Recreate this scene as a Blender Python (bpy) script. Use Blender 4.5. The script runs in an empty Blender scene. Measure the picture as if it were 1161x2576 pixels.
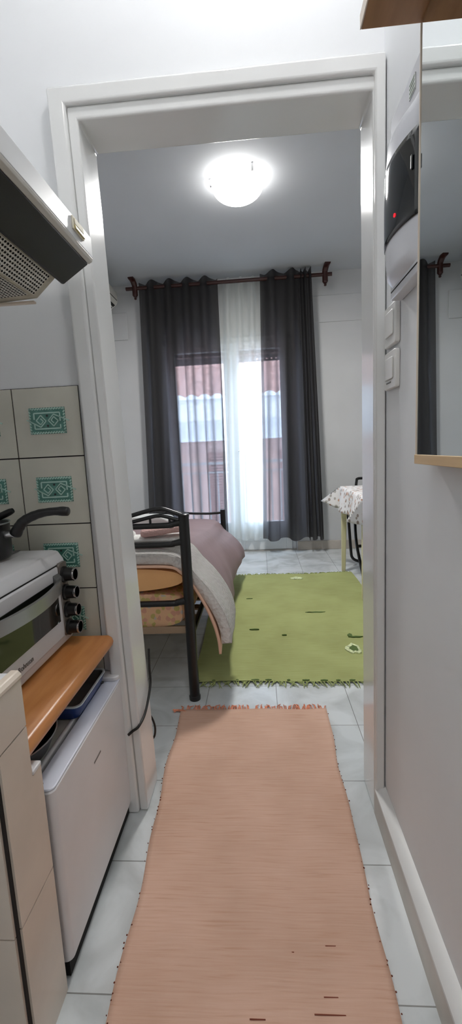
import bpy, bmesh, math, random
from mathutils import Vector, Matrix
random.seed(7)
S = 1.15                      # all coordinates below are in eye-height units; S turns them into metres
scn = bpy.context.scene
COL = scn.collection

# ------------------------------------------------------------------ materials
def lin(c):
    return tuple((v/255/12.92 if v/255 <= .04045 else ((v/255+.055)/1.055)**2.4) for v in c)+(1,)

def mat(name, rgb, rough=.5, metal=0, spec=.5, var=0, vscale=6, vstretch=(1,1,1), bump=0, bscale=40, bstretch=(1,1,1), coat=0, rgb2=None, trans=0):
    m = bpy.data.materials.new(name); m.use_nodes = True
    nt = m.node_tree; p = nt.nodes['Principled BSDF']
    p.inputs['Base Color'].default_value = lin(rgb)
    p.inputs['Roughness'].default_value = rough; p.inputs['Metallic'].default_value = metal
    p.inputs['Specular IOR Level'].default_value = spec
    p.inputs['Coat Weight'].default_value = coat
    p.inputs['Transmission Weight'].default_value = trans
    tc = None
    def coords(st):
        nonlocal tc
        if tc is None: tc = nt.nodes.new('ShaderNodeTexCoord')
        mp = nt.nodes.new('ShaderNodeMapping'); mp.inputs['Scale'].default_value = st
        nt.links.new(tc.outputs['Object'], mp.inputs['Vector']); return mp
    if var or rgb2:
        mp = coords(vstretch); n = nt.nodes.new('ShaderNodeTexNoise'); n.inputs['Scale'].default_value = vscale
        n.inputs['Detail'].default_value = 5; nt.links.new(mp.outputs[0], n.inputs['Vector'])
        r = nt.nodes.new('ShaderNodeValToRGB'); r.color_ramp.elements[0].position = .3; r.color_ramp.elements[1].position = .7
        a = rgb2 if rgb2 else tuple(max(0, v*(1-var)) for v in rgb)
        b = rgb if rgb2 else tuple(min(255, v*(1+var)) for v in rgb)
        r.color_ramp.elements[0].color = lin(a); r.color_ramp.elements[1].color = lin(b)
        nt.links.new(n.outputs['Fac'], r.inputs[0]); nt.links.new(r.outputs[0], p.inputs['Base Color'])
    if bump:
        mp = coords(bstretch); n = nt.nodes.new('ShaderNodeTexNoise'); n.inputs['Scale'].default_value = bscale
        n.inputs['Detail'].default_value = 4; nt.links.new(mp.outputs[0], n.inputs['Vector'])
        bp = nt.nodes.new('ShaderNodeBump'); bp.inputs['Strength'].default_value = bump; bp.inputs['Distance'].default_value = .01
        nt.links.new(n.outputs['Fac'], bp.inputs['Height']); nt.links.new(bp.outputs[0], p.inputs['Normal'])
    return m

def emit(name, rgb, strength):
    m = bpy.data.materials.new(name); m.use_nodes = True; nt = m.node_tree; nt.nodes.clear()
    o = nt.nodes.new('ShaderNodeOutputMaterial'); e = nt.nodes.new('ShaderNodeEmission')
    e.inputs[0].default_value = lin(rgb); e.inputs[1].default_value = strength
    nt.links.new(e.outputs[0], o.inputs[0]); return m

def cloth_see_through(name, rgb, clear, transl, rgb_t=None):
    """woven cloth: part open weave, part light scattered through the threads, part diffuse"""
    m = bpy.data.materials.new(name); m.use_nodes = True; nt = m.node_tree; nt.nodes.clear()
    o = nt.nodes.new('ShaderNodeOutputMaterial')
    d = nt.nodes.new('ShaderNodeBsdfDiffuse'); d.inputs[0].default_value = lin(rgb)
    t = nt.nodes.new('ShaderNodeBsdfTranslucent'); t.inputs[0].default_value = lin(rgb_t or rgb)
    c = nt.nodes.new('ShaderNodeBsdfTransparent')
    m1 = nt.nodes.new('ShaderNodeMixShader'); m1.inputs[0].default_value = transl
    m2 = nt.nodes.new('ShaderNodeMixShader'); m2.inputs[0].default_value = clear
    # fold darkening set into the see-through: cloth turned from y passes less light
    ge = nt.nodes.new('ShaderNodeNewGeometry'); sx = nt.nodes.new('ShaderNodeSeparateXYZ'); nt.links.new(ge.outputs['Normal'], sx.inputs[0])
    ab = nt.nodes.new('ShaderNodeMath'); ab.operation = 'ABSOLUTE'; nt.links.new(sx.outputs['Y'], ab.inputs[0])
    mr = nt.nodes.new('ShaderNodeMapRange'); mr.inputs[1].default_value = .3; mr.inputs[2].default_value = 1; mr.inputs[3].default_value = clear*.25; mr.inputs[4].default_value = clear
    nt.links.new(ab.outputs[0], mr.inputs[0]); nt.links.new(mr.outputs[0], m2.inputs[0])
    nt.links.new(d.outputs[0], m1.inputs[1]); nt.links.new(t.outputs[0], m1.inputs[2])
    nt.links.new(m1.outputs[0], m2.inputs[1]); nt.links.new(c.outputs[0], m2.inputs[2])
    nt.links.new(m2.outputs[0], o.inputs[0]); return m

def pane_glass(name, rgb=(235,240,240), gloss=.07):
    m = bpy.data.materials.new(name); m.use_nodes = True; nt = m.node_tree; nt.nodes.clear()
    o = nt.nodes.new('ShaderNodeOutputMaterial'); c = nt.nodes.new('ShaderNodeBsdfTransparent'); c.inputs[0].default_value = lin(rgb)
    g = nt.nodes.new('ShaderNodeBsdfGlossy'); g.inputs['Roughness'].default_value = .02
    x = nt.nodes.new('ShaderNodeMixShader'); x.inputs[0].default_value = gloss
    nt.links.new(c.outputs[0], x.inputs[1]); nt.links.new(g.outputs[0], x.inputs[2]); nt.links.new(x.outputs[0], o.inputs[0]); return m

def tile_floor_mat():
    m = bpy.data.materials.new('floor_tiles'); m.use_nodes = True; nt = m.node_tree; p = nt.nodes['Principled BSDF']
    tc = nt.nodes.new('ShaderNodeTexCoord'); mp = nt.nodes.new('ShaderNodeMapping')
    TX, TY = .283*S, .2672*S
    mp.inputs['Location'].default_value = (-(.035*S-TX*8), -(.663*S-TY*8), 0)
    nt.links.new(tc.outputs['Object'], mp.inputs['Vector'])
    b = nt.nodes.new('ShaderNodeTexBrick'); b.offset = 0; b.squash = 1
    b.inputs['Scale'].default_value = 1; b.inputs['Brick Width'].default_value = TX; b.inputs['Row Height'].default_value = TY
    b.inputs['Mortar Size'].default_value = .0016; b.inputs['Mortar Smooth'].default_value = .25
    b.inputs['Color1'].default_value = lin((214,218,219)); b.inputs['Color2'].default_value = lin((206,211,212)); b.inputs['Mortar'].default_value = lin((142,142,140))
    nt.links.new(mp.outputs[0], b.inputs['Vector'])
    n = nt.nodes.new('ShaderNodeTexNoise'); n.inputs['Scale'].default_value = 5; n.inputs['Detail'].default_value = 7; n.inputs['Distortion'].default_value = .8
    nt.links.new(mp.outputs[0], n.inputs['Vector'])
    r = nt.nodes.new('ShaderNodeValToRGB'); r.color_ramp.elements[0].color = (.74,.74,.73,1); r.color_ramp.elements[1].color = (1,1,1,1)
    r.color_ramp.elements[0].position = .35; r.color_ramp.elements[1].position = .6
    nt.links.new(n.outputs['Fac'], r.inputs[0])
    x = nt.nodes.new('ShaderNodeMixRGB'); x.blend_type = 'MULTIPLY'; x.inputs[0].default_value = 1
    nt.links.new(b.outputs['Color'], x.inputs[1]); nt.links.new(r.outputs[0], x.inputs[2]); nt.links.new(x.outputs[0], p.inputs['Base Color'])
    p.inputs['Roughness'].default_value = .22
    bp = nt.nodes.new('ShaderNodeBump'); bp.inputs['Strength'].default_value = .4; bp.inputs['Distance'].default_value = .002; bp.invert = True
    nt.links.new(b.outputs['Fac'], bp.inputs['Height']); nt.links.new(bp.outputs[0], p.inputs['Normal'])
    return m

def rug_mat(name, base, dark, light):
    """cotton rag weave: streaks along x, faint ribs across y"""
    m = bpy.data.materials.new(name); m.use_nodes = True; nt = m.node_tree; p = nt.nodes['Principled BSDF']
    tc = nt.nodes.new('ShaderNodeTexCoord'); mp = nt.nodes.new('ShaderNodeMapping'); mp.inputs['Scale'].default_value = (5,120,1)
    nt.links.new(tc.outputs['Object'], mp.inputs['Vector'])
    n = nt.nodes.new('ShaderNodeTexNoise'); n.inputs['Scale'].default_value = 1.6; n.inputs['Detail'].default_value = 6; nt.links.new(mp.outputs[0], n.inputs['Vector'])
    r = nt.nodes.new('ShaderNodeValToRGB'); e = r.color_ramp.elements
    e[0].position = .22; e[0].color = lin(dark); e[1].position = .75; e[1].color = lin(light)
    k = e.new(.42); k.color = lin(base)
    nt.links.new(n.outputs['Fac'], r.inputs[0])
    n2 = nt.nodes.new('ShaderNodeTexNoise'); n2.inputs['Scale'].default_value = 3.5; n2.inputs['Detail'].default_value = 3; nt.links.new(tc.outputs['Object'], n2.inputs['Vector'])
    r2 = nt.nodes.new('ShaderNodeValToRGB'); r2.color_ramp.elements[0].color = (.84,.82,.80,1); r2.color_ramp.elements[0].position = .3; r2.color_ramp.elements[1].position = .65
    nt.links.new(n2.outputs['Fac'], r2.inputs[0])
    x = nt.nodes.new('ShaderNodeMixRGB'); x.blend_type = 'MULTIPLY'; x.inputs[0].default_value = 1
    nt.links.new(r.outputs[0], x.inputs[1]); nt.links.new(r2.outputs[0], x.inputs[2]); nt.links.new(x.outputs[0], p.inputs['Base Color'])
    p.inputs['Roughness'].default_value = .95; p.inputs['Specular IOR Level'].default_value = .1
    bp = nt.nodes.new('ShaderNodeBump'); bp.inputs['Strength'].default_value = .35; bp.inputs['Distance'].default_value = .002
    nt.links.new(n.outputs['Fac'], bp.inputs['Height']); nt.links.new(bp.outputs[0], p.inputs['Normal'])
    return m

def wood_mat(name, a, b, rough=.45, axis=(1,12,12)):
    m = mat(name, b, rough, rgb2=a, vscale=5, vstretch=axis, bump=.05, bscale=8, bstretch=axis); return m

def spots_mat(name, base, spots, scale=22, size=.32):
    m = bpy.data.materials.new(name); m.use_nodes = True; nt = m.node_tree; p = nt.nodes['Principled BSDF']
    tc = nt.nodes.new('ShaderNodeTexCoord'); v = nt.nodes.new('ShaderNodeTexVoronoi'); v.inputs['Scale'].default_value = scale
    nt.links.new(tc.outputs['Object'], v.inputs['Vector'])
    r = nt.nodes.new('ShaderNodeValToRGB'); r.color_ramp.interpolation = 'EASE'
    r.color_ramp.elements[0].position = size*.7; r.color_ramp.elements[0].color = (1,1,1,1); r.color_ramp.elements[1].position = size; r.color_ramp.elements[1].color = (0,0,0,1)
    nt.links.new(v.outputs['Distance'], r.inputs[0])
    sel = nt.nodes.new('ShaderNodeValToRGB'); sel.color_ramp.interpolation = 'CONSTANT'
    cols = [lin(base)]+[lin(s) for s in spots]
    el = sel.color_ramp.elements; el[0].color = cols[0]; el[1].color = cols[1]; el[1].position = .3
    for i, c in enumerate(cols[2:]):
        k = el.new(.3+.7*(i+1)/(len(cols)-1)); k.color = c
    sp = nt.nodes.new('ShaderNodeSeparateColor'); nt.links.new(v.outputs['Color'], sp.inputs[0]); nt.links.new(sp.outputs[0], sel.inputs[0])
    x = nt.nodes.new('ShaderNodeMixRGB'); x.inputs[1].default_value = lin(base)
    nt.links.new(r.outputs[0], x.inputs[0]); nt.links.new(sel.outputs[0], x.inputs[2]); nt.links.new(x.outputs[0], p.inputs['Base Color'])
    p.inputs['Roughness'].default_value = .8
    return m

def quilt_mat(name, rgb, freq=55, axis='X', depth=.6):
    m = bpy.data.materials.new(name); m.use_nodes = True; nt = m.node_tree; p = nt.nodes['Principled BSDF']
    p.inputs['Base Color'].default_value = lin(rgb); p.inputs['Roughness'].default_value = .9; p.inputs['Specular IOR Level'].default_value = .15
    tc = nt.nodes.new('ShaderNodeTexCoord')
    w = nt.nodes.new('ShaderNodeTexWave'); w.bands_direction = axis; w.inputs['Scale'].default_value = freq; w.inputs['Distortion'].default_value = 1.2; w.inputs['Detail Scale'].default_value = 2
    n = nt.nodes.new('ShaderNodeTexVoronoi'); n.inputs['Scale'].default_value = freq*2.2
    nt.links.new(tc.outputs['Object'], w.inputs['Vector']); nt.links.new(tc.outputs['Object'], n.inputs['Vector'])
    a = nt.nodes.new('ShaderNodeMath'); a.operation = 'ADD'; nt.links.new(w.outputs['Fac'], a.inputs[0]); nt.links.new(n.outputs['Distance'], a.inputs[1])
    bp = nt.nodes.new('ShaderNodeBump'); bp.inputs['Strength'].default_value = depth; bp.inputs['Distance'].default_value = .006
    nt.links.new(a.outputs[0], bp.inputs['Height']); nt.links.new(bp.outputs[0], p.inputs['Normal'])
    return m

M = dict(
 wall=mat('white_plaster', (226,228,230), .6, var=.012, vscale=3, bump=.08, bscale=9),
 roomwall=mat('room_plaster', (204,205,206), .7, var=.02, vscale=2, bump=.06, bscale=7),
 ceil=mat('ceiling_paint', (196,199,203), .8, var=.01, vscale=2),
 gloss=mat('gloss_white_paint', (226,227,226), .16, bump=.05, bscale=7, coat=.2),
 floor=tile_floor_mat(),
 marble=mat('skirting_marble', (188,180,170), .35, var=.06, vscale=9),
 skirt=mat('painted_skirting_top', (214,214,212), .45),
 walltile=mat('glazed_wall_tile', (205,203,190), .18, var=.03, vscale=7),
 piertile=mat('counter_tile', (212,200,186), .22, var=.03, vscale=7),
 grout=mat('dark_grout', (38,34,32), .9),
 teal=mat('teal_glaze', (96,150,138), .25, rgb2=(70,120,108), vscale=60),
 tealline=mat('pale_teal_relief', (176,212,200), .3),
 teal_dot=mat('dark_glaze_dot', (30,42,40), .3),
 white=mat('white_enamel', (222,222,224), .28),
 hoodwhite=mat('hood_enamel', (214,215,216), .3),
 hoodlip=mat('aged_lip', (202,198,190), .4),
 visor=mat('dark_tinted_panel', (22,21,21), .5, var=.15, vscale=20),
 mesh=mat('greasy_filter_metal', (222,220,212), .45, var=.05, vscale=15),
 filtframe=mat('yellowed_filter_frame', (196,190,172), .5, var=.06, vscale=20),
 dark=mat('dark_hole', (14,13,12), .9),
 yellow=mat('yellowed_plastic', (222,216,196), .6),
 rocker=mat('amber_rocker', (176,164,112), .4),
 steel=mat('brushed_steel', (170,170,168), .3, metal=1),
 grey=mat('grey_plastic', (104,104,104), .35, metal=.3),
 black=mat('black_plastic', (20,20,21), .35),
 blackmetal=mat('black_bed_enamel', (13,13,14), .3),
 chrome=mat('chrome_ring', (215,215,215), .15, metal=1),
 ovenwhite=mat('oven_white', (212,211,212), .3),
 ovenglass=mat('oven_dark_glass', (20,22,18), .06, spec=.6),
 panelmetal=mat('panel_satin_metal', (140,134,128), .3, metal=.7, var=.1, vscale=30),
 print=mat('grey_print', (110,104,100), .6),
 beech=wood_mat('beech_worktop', (186,118,62), (204,140,82), .32, (10,1.2,10)),
 shelfwood=wood_mat('shelf_wood', (150,106,66), (166,120,78), .4, (12,1.5,12)),
 palewood=wood_mat('pale_frame_wood', (206,172,124), (222,190,146), .5, (12,1.5,12)),
 creamedge=mat('cream_edging', (226,212,196), .4),
 cream=mat('cream_plastic', (214,208,170), .45),
 blue=mat('blue_enamel', (34,60,120), .25),
 trayin=mat('tray_inside', (96,104,112), .4),
 trayrim=mat('tray_rim', (190,204,210), .3),
 pan=mat('nonstick_black', (14,14,15), .35),
 pansilver=mat('pan_rim', (170,172,174), .3, metal=.8),
 panside=mat('pan_side_grey', (60,62,64), .4),
 fridge=mat('fridge_white', (224,222,223), .3, var=.01, vscale=8),
 fridgetop=mat('fridge_top_trim', (222,226,238), .22),
 fridgebody=mat('fridge_body', (196,198,194), .45, rgb2=(170,172,160), vscale=14),
 gasket=mat('door_gasket', (60,60,62), .7),
 mirror=mat('silvered_glass', (225,230,230), .0, metal=1),
 tint=mat('smoked_door', (22,27,31), .05, spec=.7),
 led=emit('red_pilot_light', (230,40,50), 1.1),
 boxwhite=mat('box_white', (218,220,226), .25),
 sticker=mat('sticker', (206,210,208), .6),
 stickgreen=mat('sticker_print', (150,168,152), .6),
 switch=mat('switch_white', (224,224,222), .35),
 orange=rug_mat('salmon_weave', (211,173,152), (198,157,133), (217,182,163)),
 orangefringe=mat('salmon_fringe', (206,132,104), .95, var=.18, vscale=60),
 rustknot=mat('rust_stitch', (120,62,44), .95),
 green=rug_mat('green_weave', (164,170,112), (150,157,99), (171,178,122)),
 greenfringe=mat('green_fringe', (146,156,98), .95, var=.15, vscale=50),
 greendark=mat('green_mark', (84,104,52), .95),
 worn=mat('worn_white_patch', (196,204,160), .95, var=.2, vscale=60),
 mauve=mat('mauve_bedspread', (138,118,120), .62, spec=.3, var=.05, vscale=3, bump=.25, bscale=10),
 greyquilt=quilt_mat('grey_quilt', (212,208,204),freq=26,axis='Y',depth=1.0),
 peachsheet=mat('peach_sheet', (228,186,160), .9, bump=.15, bscale=20),
 orangequilt=mat('orange_quilt', (232,180,124), .9, rgb2=(222,168,112), vscale=4, bump=.4, bscale=7),
 floral=spots_mat('peach_floral', (228,184,144), [(190,174,104),(212,158,134),(196,186,176),(222,196,140)], 44, .75),
 board=mat('bed_board', (150,128,104), .7),
 pink=mat('pink_towel', (222,182,176), .95, bump=.7, bscale=120),
 whitetowel=mat('white_towel', (232,232,228), .95, bump=.5, bscale=100),
 pillow=mat('white_pillow', (214,216,214), .85, bump=.2, bscale=10),
 graycurtain=cloth_see_through('grey_curtain', (54,54,55), .16, .40, (112,107,109)),
 sheer=cloth_see_through('white_sheer', (232,234,230), .34, .5, (240,244,244)),
 rod=mat('dark_red_wood', (58,26,22), .35),
 pvc=mat('white_door_paint', (224,228,230), .3),
 glass=pane_glass('window_glass'),
 shutter=mat('shutter_slats', (96,94,96), .6),
 slot=emit('shutter_daylight_slot', (255,226,190), 2.0),
 rail=mat('white_railing', (232,232,232), .5),
 concrete=mat('balcony_concrete', (170,168,164), .8),
 facade=mat('pink_brown_facade', (176,146,138), .9, var=.06, vscale=3),
 eave=mat('white_eave', (238,240,244), .8),
 rooftile=mat('red_roof_tile', (190,150,142), .85, var=.10, vscale=4),
 facshutter=mat('facade_shutter', (140,106,100), .8),
 dome=emit('lit_glass_shade', (255,253,250), 9.0),
 globe=emit('lit_fill_globe', (255,250,242), 24.0),
 bulb=emit('lit_bulb', (252,251,250), 98.0),
 acwhite=mat('ac_white', (206,204,196), .4),
 clothtop=spots_mat('printed_tablecloth', (222,220,220), [(150,136,128),(190,150,128),(170,166,160)], 27, .46),
 cable=mat('black_cable', (18,17,16), .5),
 blackness=mat('shadow_gap', (20,18,16), .9),
)

# ------------------------------------------------------------------ mesh builder
class MB:
    def __init__(s): s.v=[]; s.f=[]; s.mi=[]; s.cur=0
    def m(s,i): s.cur=i; return s
    def add(s, vs, fs):
        o=len(s.v); s.v += [tuple(v) for v in vs]
        for f in fs: s.f.append(tuple(i+o for i in f)); s.mi.append(s.cur)
        return s
    def box(s,x0,x1,y0,y1,z0,z1):
        vs=[(x,y,z) for z in (z0,z1) for y in (y0,y1) for x in (x0,x1)]
        return s.add(vs,[(0,2,3,1),(4,5,7,6),(0,1,5,4),(2,6,7,3),(0,4,6,2),(1,3,7,5)])
    def prism(s, poly, axis, a, b):
        """poly in the two other axes (x,y,z order); extruded along axis from a to b"""
        n=len(poly); vs=[]
        for t in (a,b):
            for p in poly:
                vs.append((t,p[0],p[1]) if axis=='x' else (p[0],t,p[1]) if axis=='y' else (p[0],p[1],t))
        fs=[tuple(range(n)),tuple(range(2*n-1,n-1,-1))]+[(i,i+n,(i+1)%n+n,(i+1)%n) for i in range(n)]
        return s.add(vs,fs)
    def tube(s, path, r, n=10, caps=True):
        P=[Vector(p) for p in path]; R=r if isinstance(r,(list,tuple)) else [r]*len(P); rings=[]; ref=None
        vs=[]
        for i,p in enumerate(P):
            t=(P[min(i+1,len(P)-1)]-P[max(i-1,0)]).normalized()
            if ref is None: ref=Vector((0,0,1)) if abs(t.z)<.9 else Vector((1,0,0))
            u=t.cross(ref)
            if u.length<1e-6: u=t.cross(Vector((0,1,0)))
            u.normalize(); w=u.cross(t); ref=w
            for k in range(n):
                a=2*math.pi*k/n; vs.append(p+R[i]*(math.cos(a)*u+math.sin(a)*w))
        fs=[(i*n+k,i*n+(k+1)%n,(i+1)*n+(k+1)%n,(i+1)*n+k) for i in range(len(P)-1) for k in range(n)]
        if caps: fs+=[tuple(range(n-1,-1,-1)),tuple(range((len(P)-1)*n,len(P)*n))]
        return s.add(vs,fs)
    def lathe(s, prof, c=(0,0,0), axis='z', n=32, closed=False):
        vs=[]
        for r,h in prof:
            for k in range(n):
                a=2*math.pi*k/n; x,y=r*math.cos(a),r*math.sin(a)
                q=(x,y,h) if axis=='z' else (h,x,y) if axis=='x' else (x,h,y)
                vs.append((q[0]+c[0],q[1]+c[1],q[2]+c[2]))
        m=len(prof)
        fs=[(i*n+k,i*n+(k+1)%n,(i+1)*n+(k+1)%n,(i+1)*n+k) for i in range(m-1) for k in range(n)]
        if prof[0][0]>1e-5: fs.append(tuple(range(n-1,-1,-1)))
        if prof[-1][0]>1e-5 and not closed: fs.append(tuple(range((m-1)*n,m*n)))
        return s.add(vs,fs)
    def grid(s, fn, nu, nv):
        vs=[fn(i/nu,j/nv) for j in range(nv+1) for i in range(nu+1)]
        fs=[(j*(nu+1)+i,j*(nu+1)+i+1,(j+1)*(nu+1)+i+1,(j+1)*(nu+1)+i) for j in range(nv) for i in range(nu)]
        return s.add(vs,fs)
    def build(s, name, mats, parent=None, org=(0,0,0), bevel=0, seg=2, smooth=35, solid=0, sub=0, weld=True):
        me=bpy.data.meshes.new(name); o0=Vector(org)
        if parent is not None and 'org' in ORG.get(parent.name,{}): o0=Vector(ORG[parent.name]['org'])
        me.from_pydata([((v[0]-o0.x)*S,(v[1]-o0.y)*S,(v[2]-o0.z)*S) for v in s.v],[],s.f)
        mats=mats if isinstance(mats,(list,tuple)) else [mats]
        for k in mats: me.materials.append(M[k] if isinstance(k,str) else k)
        for p,i in zip(me.polygons,s.mi): p.material_index=i
        bm=bmesh.new(); bm.from_mesh(me)
        if weld: bmesh.ops.remove_doubles(bm,verts=bm.verts,dist=1e-5)
        bmesh.ops.recalc_face_normals(bm,faces=bm.faces); bm.to_mesh(me); bm.free()
        me.shade_smooth()
        if smooth<180: me.set_sharp_from_angle(angle=math.radians(smooth))
        ob=bpy.data.objects.new(name,me); COL.objects.link(ob)
        if parent is not None: ob.parent=parent
        else: ob.location=o0*S
        ORG[ob.name]={'org':tuple(o0)}
        if solid:
            d=ob.modifiers.new('thick','SOLIDIFY'); d.thickness=solid*S; d.offset=0
        if bevel:
            b=ob.modifiers.new('edge','BEVEL'); b.width=bevel*S; b.segments=seg; b.limit_method='ANGLE'; b.angle_limit=math.radians(40)
        if sub:
            u=ob.modifiers.new('sub','SUBSURF'); u.levels=sub; u.render_levels=sub
        return ob
ORG={}
def thing(name,label,cat,org=(0,0,0),group=None):
    o=bpy.data.objects.new(name,None); COL.objects.link(o); o.location=Vector(org)*S; o.empty_display_size=.05
    o['label']=label; o['category']=cat
    if group: o['group']=group
    ORG[o.name]={'org':tuple(org)}; return o
def tag(o,label,cat,group=None,kind=None):
    o['label']=label; o['category']=cat
    if group: o['group']=group
    if kind: o['kind']=kind
    return o
def struct(o,label=None,cat=None):
    o['kind']='structure'
    if label: o['label']=label
    if cat: o['category']=cat
    return o
def arc(c,r,a0,a1,n,plane='xz',y=0):
    out=[]
    for i in range(n+1):
        a=math.radians(a0+(a1-a0)*i/n); u,v=c[0]+r*math.cos(a),c[1]+r*math.sin(a)
        out.append((u,y,v) if plane=='xz' else (u,v,y) if plane=='xy' else (y,u,v))
    return out
def rrect(x0,x1,y0,y1,r,n=5):
    out=[]
    for cx,cy,a in ((x1-r,y1-r,0),(x0+r,y1-r,90),(x0+r,y0+r,180),(x1-r,y0+r,270)):
        for i in range(n+1):
            t=math.radians(a+90*i/n); out.append((cx+r*math.cos(t),cy+r*math.sin(t)))
    return out
def smooth_path(pts,n=8):
    P=[Vector(p) for p in pts]; out=[]
    for i in range(len(P)-1):
        p0=P[max(i-1,0)];p1=P[i];p2=P[i+1];p3=P[min(i+2,len(P)-1)]
        for k in range(n):
            t=k/n
            out.append(.5*((2*p1)+(-p0+p2)*t+(2*p0-5*p1+4*p2-p3)*t*t+(-p0+3*p1-3*p2+p3)*t**3))
    out.append(P[-1]); return out
def sst(a,b,x):
    t=max(0,min(1,(x-a)/(b-a))); return t*t*(3-2*t)

# ------------------------------------------------------------------ setting
XR=.305; YD=1.10; YB=1.19; YF=4.20; ZC=2.535; XL=-1.0; RL=-1.38; RR=1.40
struct(MB().box(-1.5,1.5,-.9,4.2,-.06,0).build('floor','floor'),'pale grey tiled floor running from the kitchen into the bedroom','floor')
struct(MB().box(-1.5,1.5,-.9,YF+.2,ZC,ZC+.08).build('ceiling','ceil'),'white painted ceiling','ceiling')
struct(MB().box(XR,XR+.1,-.9,YD,0,ZC).build('wall_right','wall'),'white wall of the narrow corridor with mirror and switches','wall')
struct(MB().box(XL-.08,XL,-.8,YD,0,ZC).build('wall_left','wall'),'white kitchen wall behind the cooker hood','wall')
struct(MB().box(XL-.08,XR+.1,-.9,-.8,0,ZC).build('wall_back','wall'),'white wall behind the camera','wall')
w=MB().box(-1.5,-.412,YD,YB,0,ZC).box(.302,1.5,YD,YB,0,ZC).box(-.412,.302,YD,YB,1.783,ZC)
struct(w.build('wall_front','wall',weld=False),'white partition wall around the doorway','wall')
struct(MB().box(RL-.1,RL,YB,YF,0,ZC).build('wall_bedroom_left','roomwall'),'bedroom wall with the air conditioner','wall')
struct(MB().box(RR,RR+.1,YB,YF,0,ZC).build('wall_bedroom_right','roomwall'),'bedroom wall beside the table','wall')
DX0,DX1,DZ=-.865,.335,2.03
w=MB().box(RL-.1,DX0,YF,YF+.16,0,ZC).box(DX1,RR+.1,YF,YF+.16,0,ZC).box(DX0,DX1,YF,YF+.16,DZ,ZC)
struct(w.build('wall_far','roomwall',weld=False),'grey white far wall around the balcony door','wall')
# raised plaster patches left by an old casing, either side of the curtains
struct(MB().box(RL,-1.17,YF-.014,YF,2.06,2.30).build('trim_1','roomwall',bevel=.006),'raised plaster patch under the air conditioner','trim')
struct(MB().box(.42,RR,YF-.009,YF,2.10,2.33).build('trim_2','roomwall',bevel=.006),'faint raised plaster band right of the curtains','trim')
# skirtings
b=MB().m(0).prism([(XR,0),(.277,0),(.279,.066),(XR,.066)],'y',-.9,1.085).m(1).prism([(.2785,.066),(.2785,.073),(.287,.080),(XR,.084),(XR,.066)],'y',-.9,1.085)
struct(b.build('baseboard_right',['marble','skirt'],weld=False),'stone skirting with painted top along the corridor wall','skirting')
struct(MB().box(DX1+.012,RR,YF-.014,YF,0,.085).build('baseboard_far','marble',bevel=.003),'stone skirting below the far wall right of the door','skirting')

# doorway lining: left side leans a little like the old frame it is
def lean(x,z): return x+.030*(1-z/1.77)
def surround(xa,xb,xc,xd,z0,z1,y0,y1):
    """upside-down U: outer xa..xd, inner xb..xc, head from z0 to z1; left leg leans"""
    m=MB(); P=[(lean(xa,0),0),(lean(xb,0),0),(lean(xb,z0),z0),(xc,z0),(xc,0),(xd,0),(xd,z1),(lean(xa,z1),z1)]
    n=8; vs=[(p[0],y,p[1]) for y in (y0,y1) for p in P]
    q=[(0,1,2,7),(2,3,6,7),(3,4,5,6)]
    fs=q+[tuple(k+n for k in reversed(f)) for f in q]+[(k,k+n,(k+1)%n+n,(k+1)%n) for k in range(n)]
    return m.add(vs,fs)
tr=struct(surround(-.4435,-.404,.279,.3026,1.785,1.8225,1.073,1.0995).build('trim_3','gloss',bevel=.006,seg=3),'glossy white painted doorway surround','door frame')
surround(-.4042,-.381,.277,.2995,1.757,1.786,1.083,1.205).build('door_lining','gloss',parent=tr,bevel=.005,seg=3)
# casing on the bedroom side
struct(surround(-.44,-.404,.302,.345,1.788,1.82,YB+.0005,YB+.014).build('trim_4','gloss',bevel=.003),'white doorway surround on the bedroom side','door frame')

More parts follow.
